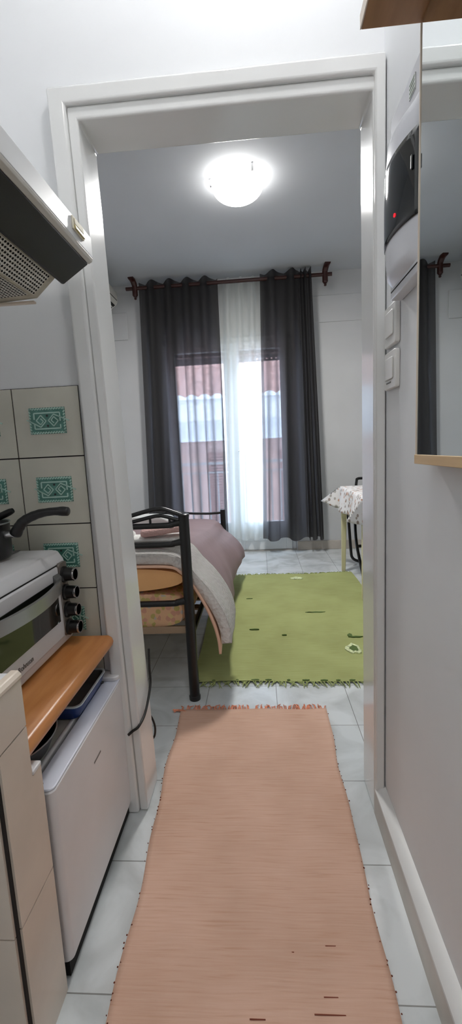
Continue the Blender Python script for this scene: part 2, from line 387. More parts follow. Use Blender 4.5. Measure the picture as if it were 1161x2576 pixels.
# tiled splashback on the door wall, each tile with its teal relief panel
TW,TH=.1745,.1743
tb=MB()
y0=YD-.004
tb.m(1).box(XL,-.4435,y0,YD-.0005,.30,1.1775)
def panel(cx,cz):
    W,H=.0465,.0325; yb=y0-.0045
    tb.m(2).box(cx-W,cx+W,yb,y0-.002,cz-H,cz+H)
    def line(p,q,wd=.0016,k=3):
        d=Vector((q[0]-p[0],q[1]-p[1])); n=Vector((-d.y,d.x)).normalized()*wd
        P=[(p[0]+n.x,p[1]+n.y),(p[0]-n.x,p[1]-n.y),(q[0]-n.x,q[1]-n.y),(q[0]+n.x,q[1]+n.y)]
        tb.m(k).prism([(cx+a,cz+c) for a,c in P],'y',yb-.0016,yb+.0005)
    # rope border
    for sx in (-1,1):
        n=9
        for i in range(n):
            z=-H+.004+(2*H-.008)*i/(n-1); line((sx*(W-.004),z-.002),(sx*(W-.0005),z+.0025))
    n=13
    for sz in (-1,1):
        for i in range(n):
            x=-W+.005+(2*W-.010)*i/(n-1); line((x-.003,sz*(H-.003)-.0018),(x+.003,sz*(H-.003)+.0018))
    # inner rectangle, split where the tails pass
    a,c=.0335,.0195
    line((-a,c),(a,c)); line((-a,-c),(a,-c)); line((a,c),(a,-.002)); line((a,-.010),(a,-c)); line((-a,c),(-a,.004)); line((-a,-.006),(-a,-c))
    # two square spirals on their corners with tails running out to the sides
    def spiral(ox,mir):
        pts=[(.0,.016),(.0155,0),(.0,-.0155),(-.0145,-.001),(-.001,.0105),(.0085,.0005),(0,-.0075),(-.006,0),(0,.003)]
        P=[(ox+mir*x,mir*z) for x,z in pts]
        for p,q in zip(P,P[1:]): line(p,q,.0013)
        return P[0]
    line((.0175,.0155),(.056,-.0015),.0014)
    line((-.0175,-.0155),(-.053,.004),.0014)
    spiral(.0165,-1) if False else None
    P=[(.0175,.0155),(.003,.0005),(.016,-.014),(.0285,-.001),(.0175,.0095),(.010,.001),(.017,-.006)]
    for p,q in zip(P,P[1:]): line(p,q,.0013)
    P=[(-x,-z) for x,z in P]
    for p,q in zip(P,P[1:]): line(p,q,.0013)
    for sz in (-1,1):
        vs=[(cx+.0028*math.cos(t*math.pi/4),cz+sz*.0125+.0028*math.sin(t*math.pi/4)) for t in range(8)]
        tb.m(4).prism(vs,'y',yb-.001,yb+.0005)
for j in range(5):
    for i in range(-2,1):
        x0=-.615+i*TW; x1=x0+TW; z1=1.1775-j*TH; z0=z1-TH
        if x1<XL: continue
        g=.0016
        tb.m(0).box(max(x0+g,XL),min(x1-g,-.4437),y0-.003,y0,z0+g,z1-g)
        if x0>XL-.02: panel(x0+.087,(z0+z1)/2+.004)
struct(tb.build('wall_tiles',['walltile','grout','teal','tealline','teal_dot'],smooth=25,weld=False),'cream wall tiles with teal spiral relief panels','tiles')

# ------------------------------------------------------------------ kitchen: counter end, worktop, fridge
t=thing('tiled_counter','low counter end clad in beige tiles with dark grout at the lower left corner','counter',(-.62,.6,0))
PX=-.40
c=MB().m(1).box(XL,PX-.004,.558,.636,0,.655).box(XL,PX-.004,.636,.664,0,.475)
c.m(0)
for z0,z1 in ((0,.2665),(.2695,.5635),(.5665,.651)):
    c.box(PX-.004,PX,.5635,.640,z0,z1)
    c.box(PX-.30,PX-.0075,.553,.558,z0-.008 if z0 else 0,z1-.008)
for z0,z1 in ((0,.2665),(.2695,.472)): c.box(PX-.004,PX,.640,.668,z0,z1)
c.build('tile_cladding',['piertile','grout'],t,weld=False)
MB().box(XL,PX-.012,.556,.634,.651,.662).build('top_slab','white',t,bevel=.003)
MB().prism([(PX-.016,.649),(PX+.002,.649),(PX+.002,.656),(PX-.003,.6625),(PX-.016,.6625)],'y',.552,.642).build('edge_strip','creamedge',t,bevel=.002)
MB().box(PX-.03,PX+.001,.641,.669,.472,.480).build('ledge_cap','white',t,bevel=.002)

BT=.530; BX=-.402
t=thing('worktop_board','orange beech worktop board resting over the small fridge','worktop',(-.63,.86,BT-.032))
MB().prism([(XL+.002,BT-.032),(BX-.012,BT-.032),(BX-.003,BT-.026),(BX,BT-.016),(BX-.003,BT-.006),(BX-.012,BT),(XL+.002,BT)],'y',.643,1.071).build('board','beech',t,smooth=60)
MB().box(XL+.003,BX-.03,1.071,1.078,BT-.028,BT-.004).build('end_batten','beech',t)

t=thing('mini_fridge','small white fridge under the orange wooden worktop','fridge',(-.6,.88,0))
FZ=.405
b=MB().prism(rrect(-.80,-.4475,.022,FZ-.002,.010),'y',.688,1.090); b.build('cabinet','fridgebody',t,smooth=50)
MB().prism(rrect(-.456,-.4445,FZ-.022,FZ,.005),'y',.690,1.088).build('cabinet_front_rail','white',t,smooth=60)
MB().box(-.4475,-.4365,.692,1.088,.04,FZ-.012).build('gasket','gasket',t)
d=MB().prism(rrect(-.4365,-.394,.684,1.092,.014),'z',.037,FZ-.004).build('door','fridge',t,smooth=50,bevel=.003)
MB().prism(rrect(-.4362,-.395,.686,1.088,.013),'z',FZ-.004,FZ+.001).build('top_trim','fridgetop',d,smooth=60,bevel=.002)
MB().box(-.394,-.3932,.865,.905,.318,.3215).build('badge','print',d)
MB().lathe([(.004,0),(.004,.0012),(0,.0014)],(-.423,.700,FZ+.001),n=12).build('screw_cap','grey',d)
MB().prism(rrect(-.452,-.396,1.058,1.096,.013),'z',FZ+.001,FZ+.013).build('hinge_cover','white',t,smooth=50,bevel=.003)
MB().lathe([(.005,0),(.005,.004),(0,.0042)],(-.436,1.052,FZ+.0),n=12).build('hinge_pin','grey',t)
for x in (-.77,-.47):
    for y in (.71,1.06): MB().lathe([(.014,0),(.014,.024)],(x,y,0),n=14).build('foot','black',t)
MB().box(-.445,-.402,.688,1.088,.003,.036).build('under_door_shade','blackness',t)  # black strip standing in for the shade below the fridge door

t=thing('baking_tray','blue baking tray standing on the fridge under the worktop','tray',(-.51,.97,FZ))
def tray(z0,z1,inn,mats,nm,parent):
    o=[rrect(-.595+e,-.424-e,.884+e,1.064-e,.018) for e in (.012,0,0,.004,.004,.014)]
    zs=[FZ+.001,FZ+.034,FZ+.0375,FZ+.0375,FZ+.034,FZ+.004]
    n=len(o[0]); m=MB()
    for k in range(5):
        m.m(0 if k<1 else (1 if k<4 else 2))
        vs=[(p[0],p[1],zs[k]) for p in o[k]]+[(p[0],p[1],zs[k+1]) for p in o[k+1]]
        m.add(vs,[(i,(i+1)%n,(i+1)%n+n,i+n) for i in range(n)])
    m.m(0).add([(p[0],p[1],zs[0]) for p in o[0]],[tuple(range(n))]); m.m(2).add([(p[0],p[1],zs[5]) for p in o[5]],[tuple(range(n))])
    return m
tray(0,0,0,0,0,0).build('tray_body',['blue','trayrim','trayin'],t,smooth=50)
t=thing('frying_pan','black frying pan with a pale rim standing on the fridge beside the blue tray','pan',(-.54,.775,FZ))
MB().m(0).lathe([(0,.002),(.080,.002),(.088,.006),(.104,.040),(.1065,.0425)],(-.54,.775,FZ),n=40).m(1).lathe([(.1065,.0425),(.1045,.044),(.1025,.0425)],(-.54,.775,FZ),n=40,closed=True).m(2).lathe([(.1025,.0425),(.085,.009),(0,.007)],(-.54,.775,FZ),n=40).build('pan_body',['panside','pansilver','pan'],t,smooth=50)

# ------------------------------------------------------------------ toaster oven
OY0,OY1,OZ0,OZ1,OX=.66,1.055,BT+.010,.770,-.502
t=thing('toaster_oven','white toaster oven with four knobs on the orange wooden worktop','oven',(-.66,.86,BT))
MB().prism([(-.91,OZ0),(OX,OZ0),(OX+.003,OZ0+.03),(OX+.002,OZ1-.055),(OX-.004,OZ1-.022),(OX-.016,OZ1-.003),(OX-.03,OZ1),(-.91,OZ1)],'y',OY0,OY1).build('housing','ovenwhite',t,bevel=.004,smooth=40)
ribs=MB()
for i in range(5): ribs.box(-.60-.035*i,-.585-.035*i,OY0+.02,OY1-.02,OZ1,OZ1+.0016)
ribs.build('top_rib','ovenwhite',t,bevel=.001,weld=False)
MB().box(-.645,-.612,1.005,1.045,OZ1+.0018,OZ1+.003).build('rating_plate','grey',t)
for x in (-.88,-.53):
    for y in (OY0+.03,OY1-.03): MB().lathe([(.012,0),(.013,.0101)],(x,y,BT),n=14).build('foot','black',t)
# door with window
DY0,DY1,DZ0,DZ1=OY0+.012,.998,OZ0+.022,OZ1-.030
d=MB().box(OX-.004,OX+.007,DY0,DY1,DZ0,DZ1).build('door','ovenwhite',t,bevel=.004)
MB().box(OX+.007,OX+.0085,DY0+.015,DY1-.016,DZ0+.045,DZ1-.030).build('window','ovenglass',d,bevel=.001)
h=MB(); n=24; HZ=DZ1-.042
pa=[]
for i in range(n+1):
    u=i/n; y=DY0+.012+(DY1-.006-DY0-.012)*u
    pa.append((OX+.012+.030*math.sin(math.pi*u)**.7,y))
for i in range(n):
    (xa,ya),(xb,yb)=pa[i],pa[i+1]
    h.add([(xa,ya,HZ-.014),(xb,yb,HZ-.014),(xb,yb,HZ+.014),(xa,ya,HZ+.014),(xa-.008,ya,HZ-.014),(xb-.008,yb,HZ-.014),(xb-.008,yb,HZ+.014),(xa-.008,ya,HZ+.014)],
      [(0,1,2,3),(7,6,5,4),(3,2,6,7),(0,4,5,1)])
h.build('handle','steel',d,smooth=60)
for ya,yb in ((DY0+.002,DY0+.03),(DY1-.032,DY1-.002)): MB().prism([(OX+.006,HZ-.016),(OX+.013,HZ-.016),(OX+.016,HZ+.018),(OX+.006,HZ+.028)],'y',ya,yb).build('handle_bracket','grey',d,bevel=.003)
MB().box(OX+.002,OX+.0032,DY0-.002,DY1+.003,DZ1,DZ1+.003).build('door_gap','blackness',t)
# lettering along the lower door rail, blurred beyond reading in the photograph
cu=bpy.data.curves.new('lettering','FONT'); cu.body='Rohnson'; cu.size=.0165*S; cu.extrude=.0004*S
tmp=bpy.data.objects.new('tmp_text',cu); COL.objects.link(tmp); bpy.context.view_layer.update()
me=bpy.data.meshes.new_from_object(tmp.evaluated_get(bpy.context.evaluated_depsgraph_get())); bpy.data.objects.remove(tmp)
me.materials.clear(); me.materials.append(M['print']); lo=bpy.data.objects.new('lettering',me); COL.objects.link(lo); lo.parent=d
ox,oy,oz=ORG[d.name]['org']
lo.matrix_local=Matrix.Translation(Vector((OX+.0075-ox,.787-oy,DZ0+.014-oz))*S) @ Matrix(((0,0,1,0),(1,0,0,0),(0,1,0,0),(0,0,0,1)))
# control panel
MB().prism(rrect(1.006,1.047,OZ0+.018,OZ1-.026,.008),'x',OX-.002,OX+.0055).build('control_panel','panelmetal',t,bevel=.001)
for i in range(4):
    kz=OZ1-.058-.0455*i; ky=1.0265
    k=MB().lathe([(.0205,0),(.0205,.004),(.0165,.006),(.0155,.026)],(OX+.0055,ky,kz),'x',n=24).build('knob','black',t,smooth=40)
    MB().lathe([(.0158,.026),(.0166,.0275),(.0162,.030),(.0135,.030)],(OX+.0055,ky,kz),'x',n=24,closed=True).build('knob_ring','chrome',k,smooth=60)
    MB().lathe([(.0135,.0296),(0,.0296)],(OX+.0055,ky,kz),'x',n=20).build('knob_face','black',k)
    MB().box(OX+.030,OX+.0345,ky-.0125,ky-.0095,kz-.003,kz+.003).build('pointer','chrome',k)

# trivet, pans on the oven
TZ=OZ1+.0017
t=thing('trivet','round cream trivet under the black saucepan on the oven','trivet',(-.685,.955,TZ))
MB().lathe([(0,0),(.075,0),(.094,.004),(.098,.008),(.094,.010),(.074,.005),(0,.005)],(-.695,.955,TZ),n=40).build('trivet_plate','creamedge',t,smooth=50)
PC=(-.654,.945); PZ=TZ+.0055
t=thing('saucepan','black saucepan with a long curved handle on top of the oven','saucepan',(PC[0],PC[1],PZ))
MB().m(0).lathe([(0,0),(.066,0),(.071,.006),(.072,.079)],(*PC,PZ),n=48).m(1).lathe([(.072,.079),(.0745,.081),(.0735,.083),(.070,.081)],(*PC,PZ),n=48,closed=True).m(0).lathe([(.070,.081),(.068,.005),(0,.004)],(*PC,PZ),n=48).build('pot_body',['pan','pansilver'],t,smooth=40)
MB().tube([(PC[0]+.072,.945,PZ+.055),(PC[0]+.097,.945,PZ+.057)],[.0095,.0085],14).build('ferrule','chrome',t,smooth=60)
hp=smooth_path([(PC[0]+.092,.945,PZ+.052),(PC[0]+.102,.946,PZ+.069),(PC[0]+.118,.947,PZ+.086),(PC[0]+.15,.948,PZ+.099),(PC[0]+.18,.949,PZ+.1035),(PC[0]+.205,.95,PZ+.1035),(PC[0]+.222,.95,PZ+.102)],6)
rr=[.0088,.0125,.0135,.0135,.013,.0125,.0118,.0125,.012,.0115,.012,.0113,.0108,.0113,.0107,.0105,.0108,.0102,.010,.0103,.0098,.0095,.0092,.0095,.0094,.0092,.0092,.0095,.0098,.0105,.0108,.011,.0108,.0106,.0104,.0098,.0075]
rr=[rr[min(len(rr)-1,int(i*len(rr)/len(hp)))] for i in range(len(hp))]
MB().tube(hp,rr,16).build('pot_handle','black',t,smooth=70)
SX=-.845
t=thing('small_saucepan','small black pan nested behind the long-handled saucepan, only its handle showing','saucepan',(SX,1.0,TZ))
MB().lathe([(0,0),(.045,0),(.048,.004),(.049,.085),(.046,.085),(.045,.005),(0,.004)],(SX,1.002,TZ),n=36).build('pot_body','pan',t,smooth=50)
MB().tube(smooth_path([(SX+.046,1.0,TZ+.060),(-.74,1.0,TZ+.068),(-.66,1.001,TZ+.084),(-.593,1.002,TZ+.109)],6),[.007]*4+[.008]*6+[.0085]*7+[.008,.006],12).build('pot_handle','black',t,smooth=70)

# ------------------------------------------------------------------ cooker hood
t=thing('cooker_hood','white cooker hood with dark tinted panel and perforated filter at upper left','cooker hood',(-.6,.75,1.33))
HY0,HY1=.50,.998; HX=-.343
MB().prism([(HX,1.425),(HX,1.467),(HX-.012,1.470),(XL+.003,1.470),(XL+.003,1.43),(-.43,1.43),(HX-.02,1.425)],'y',HY0,HY1).build('housing','hoodwhite',t,bevel=.002)
MB().prism([(HX,1.4248),(HX-.002,1.418),(HX-.010,1.414),(HX-.022,1.4245)],'y',HY0,HY1-.0005).build('front_lip','hoodlip',t,bevel=.001)
MB().prism([(HX-.010,1.4135),(-.412,1.376),(-.418,1.378),(-.421,1.384),(-.43,1.4245),(HX-.0215,1.4245)],'y',HY0+.002,HY1-.002).build('tinted_panel','visor',t,bevel=.003)
# filter box: sloping perforated face, then a flatter underside
fy0,fy1=HY0+.01,.985
A_,B_,C_=(-.4245,1.387),(-.470,1.348),(-.66,1.338)
MB().prism([A_,(B_[0],B_[1]),C_,(XL+.01,1.338),(XL+.01,1.4285),(-.4365,1.4285)],'y',fy0,fy1).build('filter_box','filtframe',t,bevel=.002)
fm=MB(); n=Vector((-(A_[1]-B_[1]),0,(A_[0]-B_[0]))).normalized()
def on(u,y,off,P=A_,Q=B_):
    d=Vector((Q[0]-P[0],0,Q[1]-P[1])); nn=Vector((d.z,0,-d.x)).normalized()
    if nn.z>0: nn=-nn
    p=Vector((P[0],y,P[1]))+d*u+nn*off; return (p.x,y,p.z)
def perforated(P,Q,ya,yb,nu,ny,ue=(.02,.98),hole=.66):
    fm.m(0); fm.add([on(ue[0],ya,.0012,P,Q),on(ue[1],ya,.0012,P,Q),on(ue[1],yb,.0012,P,Q),on(ue[0],yb,.0012,P,Q)],[(0,1,2,3)])
    fm.m(1)
    du=(ue[1]-ue[0])/nu; dy=(yb-ya)/ny
    for i in range(nu):
        for j in range(ny):
            cu_,cy=ue[0]+(i+.5)*du,ya+(j+.5)*dy; vs=[]
            for k in range(8):
                a=2*math.pi*k/8; vs.append(on(cu_+.5*hole*.92*du*math.cos(a),cy+.5*hole*dy*math.sin(a),.0019,P,Q))
            fm.add(vs,[tuple(range(8))])
perforated(A_,B_,fy0+.02,fy1-.022,7,52,(.06,.97))
perforated(B_,C_,fy0+.02,fy1-.030,22,52,(.03,.9))
fm.build('perforated_filter',['mesh','dark'],t,weld=False,smooth=180)
MB().box(-.70,B_[0]-.004,fy1-.010,fy1+.001,1.3368,1.3415).build('filter_edge','creamedge',t,bevel=.001)
sw=MB().box(HX,HX+.003,.893,.948,1.4385,1.4625).build('switch_plate','yellow',t,bevel=.001)
MB().box(HX+.003,HX+.005,.899,.942,1.4485,1.4605).build('slider_panel','yellow',sw,bevel=.001)
MB().prism([(HX+.003,1.4400),(HX+.007,1.4400),(HX+.005,1.447),(HX+.003,1.4475)],'y',.898,.943).build('rocker','rocker',sw)

# ------------------------------------------------------------------ corridor wall: mirror, shelf, fuse box, switches
MX=.277; MY1=.797; MY0=-.05; MZ0,MZ1=.966,1.640
t=thing('wall_mirror','tall wall mirror in a pale wooden frame on the corridor wall','mirror',(XR,.4,MZ0))
MB().box(MX+.002,XR-.0005,MY0,MY1-.010,MZ0+.0,MZ1).build('backing_frame','palewood',t,bevel=.001)
MB().box(MX,MX+.0018,MY0,MY1-.003,MZ0+.010,MZ1-.001).build('mirror_glass','mirror',t)
MB().box(MX-.003,MX+.006,MY0,MY1,MZ0-.006,MZ0+.010).build('bottom_rail','palewood',t,bevel=.001)
MB().box(MX-.0015,MX+.006,MY1-.0035,MY1,MZ0+.010,MZ1).build('edge_strip','creamedge',t,bevel=.0008)
MB().box(.186,XR-.0005,MY0,MY1+.001,1.642,1.662).build('top_board','shelfwood',t,bevel=.0012)
MB().box(.184,.1858,MY0,MY1+.001,1.6425,1.6625).build('top_board_edging','creamedge',t)

t=thing('fuse_box','white bulging fuse box with smoked dark door beside the mirror','fuse box',(XR,.88,1.30))
FY0,FY1,FZ0,FZ1=.799,.960,1.305,1.562
MB().box(XR-.024,XR-.0005,FY0,FY1+.006,1.285,1.615).build('base_plate','boxwhite',t,bevel=.002)
MB().prism([(XR-.0240,1.2985),(XR-.0248,1.2985),(XR-.0248,1.3005),(XR-.0240,1.3005)],'y',FY0,FY1).build('bottom_seam','blackness',t)
def bul(u,v,off=0):
    x=min(.2585+(.0195*((.62-u)/.62)**2 if u<.62 else .010*((u-.62)/.38)**2.2),.279)
    return x+.007*abs(2*v-1)**3-off
def bulge(u0,u1,v0,v1,off,nu=18,nv=18,inset=None):
    m=MB()
    def fn(i,j):
        u=u0+(u1-u0)*i; v=v0+(v1-v0)*j
        x=bul(u,v,off)
        if inset is None and (i in (0,1) or j in (0,1)): x=XR-.023
        return (x,FY0+(FY1-FY0)*u,FZ0+(FZ1-FZ0)*v)
    m.grid(fn,nu,nv); return m
bulge(0,1,0,1,0,22,22).build('cover','boxwhite',t,smooth=60)
dd=bulge(.0,.985,.26,.78,.0012,18,14,inset=True).build('smoked_door','tint',t,smooth=70,solid=.0015)
MB().box(bul(.10,.6)-.004,bul(.10,.6)-.001,FY0+.010,FY0+.016,1.444,1.466).build('latch','black',dd,bevel=.002)
MB().lathe([(.0035,0),(.003,-.002),(0,-.0025)],(bul(.40,.4)-.0018,.8655,1.401),'x',n=12).build('pilot_light','led',dd)
sk=MB().box(XR-.0255,XR-.0242,.828,.858,1.575,1.598).build('sticker','sticker',t)
ln=MB()
for i in range(4): ln.box(XR-.0262,XR-.0256,.831,.855,1.577+.006*i,1.5785+.006*i)
ln.build('sticker_lines','stickgreen',sk,weld=False)

def switch(z0,z1,ya,yb,label,lower):
    t=thing('light_switch',label,'light switch',(XR,(ya+yb)/2,z0),'switch plates by the doorway')
    MB().prism(rrect(ya,yb,z0,z1,.006),'x',XR-.011,XR-.0005).build('plate','switch',t,bevel=.002)
    MB().prism(rrect(ya+.012,yb-.012,z0+.020,z1-.014,.004),'x',XR-.014,XR-.0112).build('rocker','switch',t,bevel=.0015)
    if lower: MB().box(XR-.0125,XR-.0112,ya+.03,yb-.02,z0+.0125,z0+.0150).build('slot','grey',t)
switch(1.207,1.292,.975,1.055,'upper blank white switch plate on the corridor wall above the slotted one',False)
switch(1.116,1.196,.975,1.055,'lower white switch plate with a small slot on the corridor wall',True)

# ------------------------------------------------------------------ rugs
t=thing('runner_rug','salmon orange cotton runner on the tiled corridor floor','rug',(-.06,.7,0))
ry0,ry1=-.35,1.553
def runner_edges(y):
    k=(1.554-y)/(1.554-.621); w=.004*math.sin(y*9)+.003*math.sin(y*23+1)
    return -.340+.033*k+w, .219-.012*k+.8*w*math.cos(y*5)
def rg(u,v):
    y=ry1+(ry0-ry1)*v; a,b=runner_edges(y); x=a+(b-a)*u
    return (x,y+.003*math.sin(u*14)*(1-v)**8,.005+.0012*math.sin(y*16+u*4)+.0008*math.sin(u*19+y*5))
MB().grid(rg,40,110).build('weave','orange',t,smooth=180,solid=.007)
f=MB(); random.seed(3)
x=-.336
while x<.215:
    ln_=random.uniform(.02,.042); dx=random.uniform(-.018,.022); z=.006
    if random.random()<.86: f.tube([(x,ry1-.002,z),(x+dx*.4,ry1+ln_*.5,z+.004),(x+dx,ry1+ln_,z-.003)],[.0022,.0024,.001],5)
    x+=random.uniform(.0035,.0085)
for k in range(10): f.tube([(-.336+.002*k,ry1-.004*k*.3,.007),(-.352-.002*k,ry1-.004+.003*random.random(),.009),(-.368+.003*k,ry1-.010+.012*random.random(),.003)],[.0025,.003,.001],5)
o=f.build('fringe','orangefringe',t,weld=False); o['kind']='stuff'
f=MB()
y=ry1-.03
while y>.25:
    a,b=runner_edges(y)
    for xx in (a,b):
        if random.random()<.85: f.lathe([(0,-.002),(random.uniform(.0010,.0026),0),(0,.003)],(xx+random.uniform(-.003,.003),y+random.uniform(-.006,.006),.007),n=6)
    y-=.0165
f.m(0)
for (mx,my,wx) in ((.115,.748,.020),(.02,.735,.012),(.09,.64,.03),(.10,.665,.02),(-.04,.63,.014)):
    f.box(mx-wx,mx+wx,my-.0009,my+.0009,.008,.0094)
o=f.build('edge_stitching','rustknot',t,weld=False); o['kind']='stuff'

t=thing('area_rug','green cotton rug beside the bed in front of the balcony door','rug',(.17,2.55,0))
gx0,gx1,gy0,gy1=-.335,.685,1.752,3.365
def gg(u,v):
    y=gy0+(gy1-gy0)*v+.006*math.sin(u*7); x=gx0+(gx1-gx0)*u+.008*math.sin(v*9)
    return (x,y,.008+.002*math.sin(y*5+x*3)+.0012*math.sin(x*13+y*2))
GW=MB().grid(gg,44,70)
f=MB(); random.seed(5)
for (yy,sg) in ((gy0,-1),(gy1,1)):
    x=gx0+.004
    while x<gx1:
        ln_=random.uniform(.016,.045)*(1 if sg<0 else .9); dx=random.uniform(-.03,.03)
        yb=yy+.006*math.sin((x-gx0)/(gx1-gx0)*7)
        f.tube([(x,yb+.003*sg*-1,.006),(x+dx*.4,yb+sg*ln_*.5,.008),(x+dx,yb+sg*ln_,.003)],[.0026,.0028,.001],5)
        x+=random.uniform(.006,.018)
o=f.build('fringe','greenfringe',t,weld=False); o['kind']='stuff'
f=GW; random.seed(9)
def blotch(cx,cy,rx,ry,mi,z=.0125,n=16):
    f.m(mi+1); vs=[(cx+rx*(1+.18*math.sin(3*a+cx*40))*math.cos(a),cy+ry*(1+.2*math.sin(5*a))*math.sin(a)) for a in [2*math.pi*k/n for k in range(n)]]
    f.prism(vs,'z',.004,z)
blotch(.250,3.235,.046,.030,0,.0118); blotch(.425,2.045,.036,.050,0); blotch(.428,2.045,.020,.030,1,.013)
for (cx,cy,rx,ry) in ((.305,2.53,.055,.008),(.265,2.53,.02,.006),(.465,2.18,.035,.006),(.44,2.20,.012,.018),(-.10,2.80,.02,.004),(-.06,2.3,.025,.005),(.10,2.22,.012,.004)):
    blotch(cx,cy,rx,ry,1,.0122)
x=gx0+.03
while x<gx1-.02:
    blotch(x,gy0+.006*math.sin((x-gx0)/(gx1-gx0)*7)+.008,random.uniform(.006,.018),.004,1,.0118); x+=random.uniform(.05,.11)
f.build('weave',['green','worn','greendark'],t,weld=False,smooth=60)

# ------------------------------------------------------------------ bed
BXR,BXL=-.297,-1.07; BY0,BY1=1.640,3.33
bed=thing('single_bed','black metal single bed with arched bed ends','bed',(-.68,2.48,0))
hb=MB().tube([(BXR,BY0,.015),(BXR,BY0,.757)],.0205,18).lathe([(.0205,0),(.022,.004),(.022,.010),(.017,.013),(0,.0135)],(BXR,BY0,.754),n=18).build('head_post','blackmetal',bed,smooth=50)
MB().tube([(BXL,BY0,.015),(BXL,BY0,.757)],.0205,18).lathe([(.0205,0),(.022,.004),(.022,.010),(.017,.013),(0,.0135)],(BXL,BY0,.754),n=18).build('head_post','blackmetal',bed,smooth=50)
for x,y,zt in ((BXR+.002,BY1,.545),(BXL,BY1,.545)):
    MB().tube([(x,y,.030),(x,y,zt)],.020,14).build('foot_post','blackmetal',bed,smooth=50)
for x,y,z in ((BXR,BY0,0),(BXL,BY0,0),(BXR+.002,BY1,.0125),(BXL,BY1,0)):
    MB().lathe([(.0225,0),(.0235,.016),(.021,.020)],(x,y,z),n=18).build('foot_cap','black',bed,smooth=50)
def rail(z,r,flare=True):
    pts=[(BXL,BY0,z-.006),(BXL+.05,BY0,z-.001),(BXL+.10,BY0,z),(BXR-.11,BY0,z),(BXR-.05,BY0,z+.004),(BXR-.012,BY0,z+.011)]
    P=smooth_path(pts,6); R=[]
    for p in P:
        e=min(p.x-BXL,BXR-p.x); R.append(r*(1+.45*max(0,1-e/.06)**2))
    return MB().tube(P,R,12)
for z,r in ((.722,.0115),(.646,.0115),(.408,.0125)): rail(z,r).build('head_rail','blackmetal',bed,smooth=60)
XA=-.395
def arch(z0,z1,xa,xl,y,r,xr=None):
    xr=BXR if xr is None else xr
    return MB().tube(smooth_path([(xl,y,z0),(xl+(xa-xl)*.5,y,z0+(z1-z0)*.55),(xa-.02,y,z1-.002),(xa+.01,y,z1),(xa+.04,y,z1-.007),(xr,y,z0)],7),r,10)
# gentle double arch: two humps mirrored about the bed's middle
MC=(BXL+BXR)/2
def double(z0,z1,y,r,name,dip):
    pts=[(BXR,y,z0),(XA+.03,y,z1-.004),(XA,y,z1),(XA-.04,y,z1-.006),(MC+.08,y,dip+.006),(MC,y,dip),(MC-.08,y,dip+.006),(2*MC-XA+.04,y,z1-.006),(2*MC-XA,y,z1),(2*MC-XA-.03,y,z1-.004),(BXL,y,z0)]
    MB().tube(smooth_path(pts,6),r,10).build(name,'blackmetal',bed,smooth=60)
double(.757,.788,BY0,.0085,'upper_arch',.735)
double(.734,.761,BY0,.0075,'lower_arch',.712)
for x in (-.428,-.352,-.94,-1.015): MB().tube([(x,BY0,.722),(x,BY0,.749)],.005,8).build('arch_strut','blackmetal',bed)
MB().tube(smooth_path([(BXR,BY1,.522),(BXR-.12,BY1,.518),(-.60,BY1,.530),(MC,BY1,.552),(-.77,BY1,.530),(BXL+.12,BY1,.518),(BXL,BY1,.522)],6),.009,10).build('foot_arch','blackmetal',bed,smooth=60)
MB().tube([(BXR,BY1,.36),(BXL,BY1,.36)],.010,10).build('foot_rail','blackmetal',bed)
for x in (BXR,BXL): MB().tube([(x,BY0,.27),(x,BY1,.27)],.012,10).build('side_rail','blackmetal',bed)
for i in range(13):
    y=BY0+.08+(BY1-BY0-.16)*i/12
    MB().prism([(BXL,.262),(MC,.270),(BXR,.262),(BXR,.270),(MC,.278),(BXL,.270)],'y',y-.028,y+.028).build('slat','board',bed)
MB().box(BXL+.01,BXR-.01,BY0+.022,BY0+.034,.272,.300).build('end_board','board',bed,bevel=.002)

def pad(x0,x1,y0,y1,z0,z1,r,wob=.0,seed=1,p=3.0,nu=40,nv=16,taper=1):
    """soft block with rounded long sides: superellipse section swept along y, ends closed"""
    cx,cz=(x0+x1)/2,(z0+z1)/2; a,c=(x1-x0)/2,(z1-z0)/2; m=MB(); vs=[]
    for j in range(nv+1):
        v=j/nv; y=y0+(y1-y0)*v; e=min(v,1-v)*nv
        k=1 if e>=2 else (.985 if e>=1 else .93)
        for i in range(nu):
            t_=2*math.pi*i/nu; cc,ss=math.cos(t_),math.sin(t_)
            q=(abs(cc)**p+abs(ss)**p)**(-1/p)
            w=1+wob*math.sin(3*t_+seed+v*6)+wob*.6*math.sin(7*t_+2*seed-v*9)
            vs.append((cx+a*q*cc*(k if k<1 else 1),y,z0+(c+c*q*ss*k*w)*(1+(taper-1)*v)))
    fs=[(j*nu+i,j*nu+(i+1)%nu,(j+1)*nu+(i+1)%nu,(j+1)*nu+i) for j in range(nv) for i in range(nu)]
    fs+=[tuple(range(nu-1,-1,-1)),tuple(range(nv*nu,(nv+1)*nu))]
    return m.add(vs,fs)
o=pad(BXL+.015,BXR-.012,BY0+.042,BY1-.03,.284,.440,.03,.02,2,5).build('mattress','floral',org=(-.68,2.5,.28),smooth=60)
tag(o,'peach floral mattress lying on the black bed frame','mattress')
o=pad(BXL+.02,BXR+.000,BY0+.040,2.55,.443,.547,.03,.03,5,2.6,taper=.25).build('folded_quilt','orangequilt',org=(-.68,2.5,.44),smooth=60)
tag(o,'plump orange quilt lying between the mattress and the grey blanket','quilt')
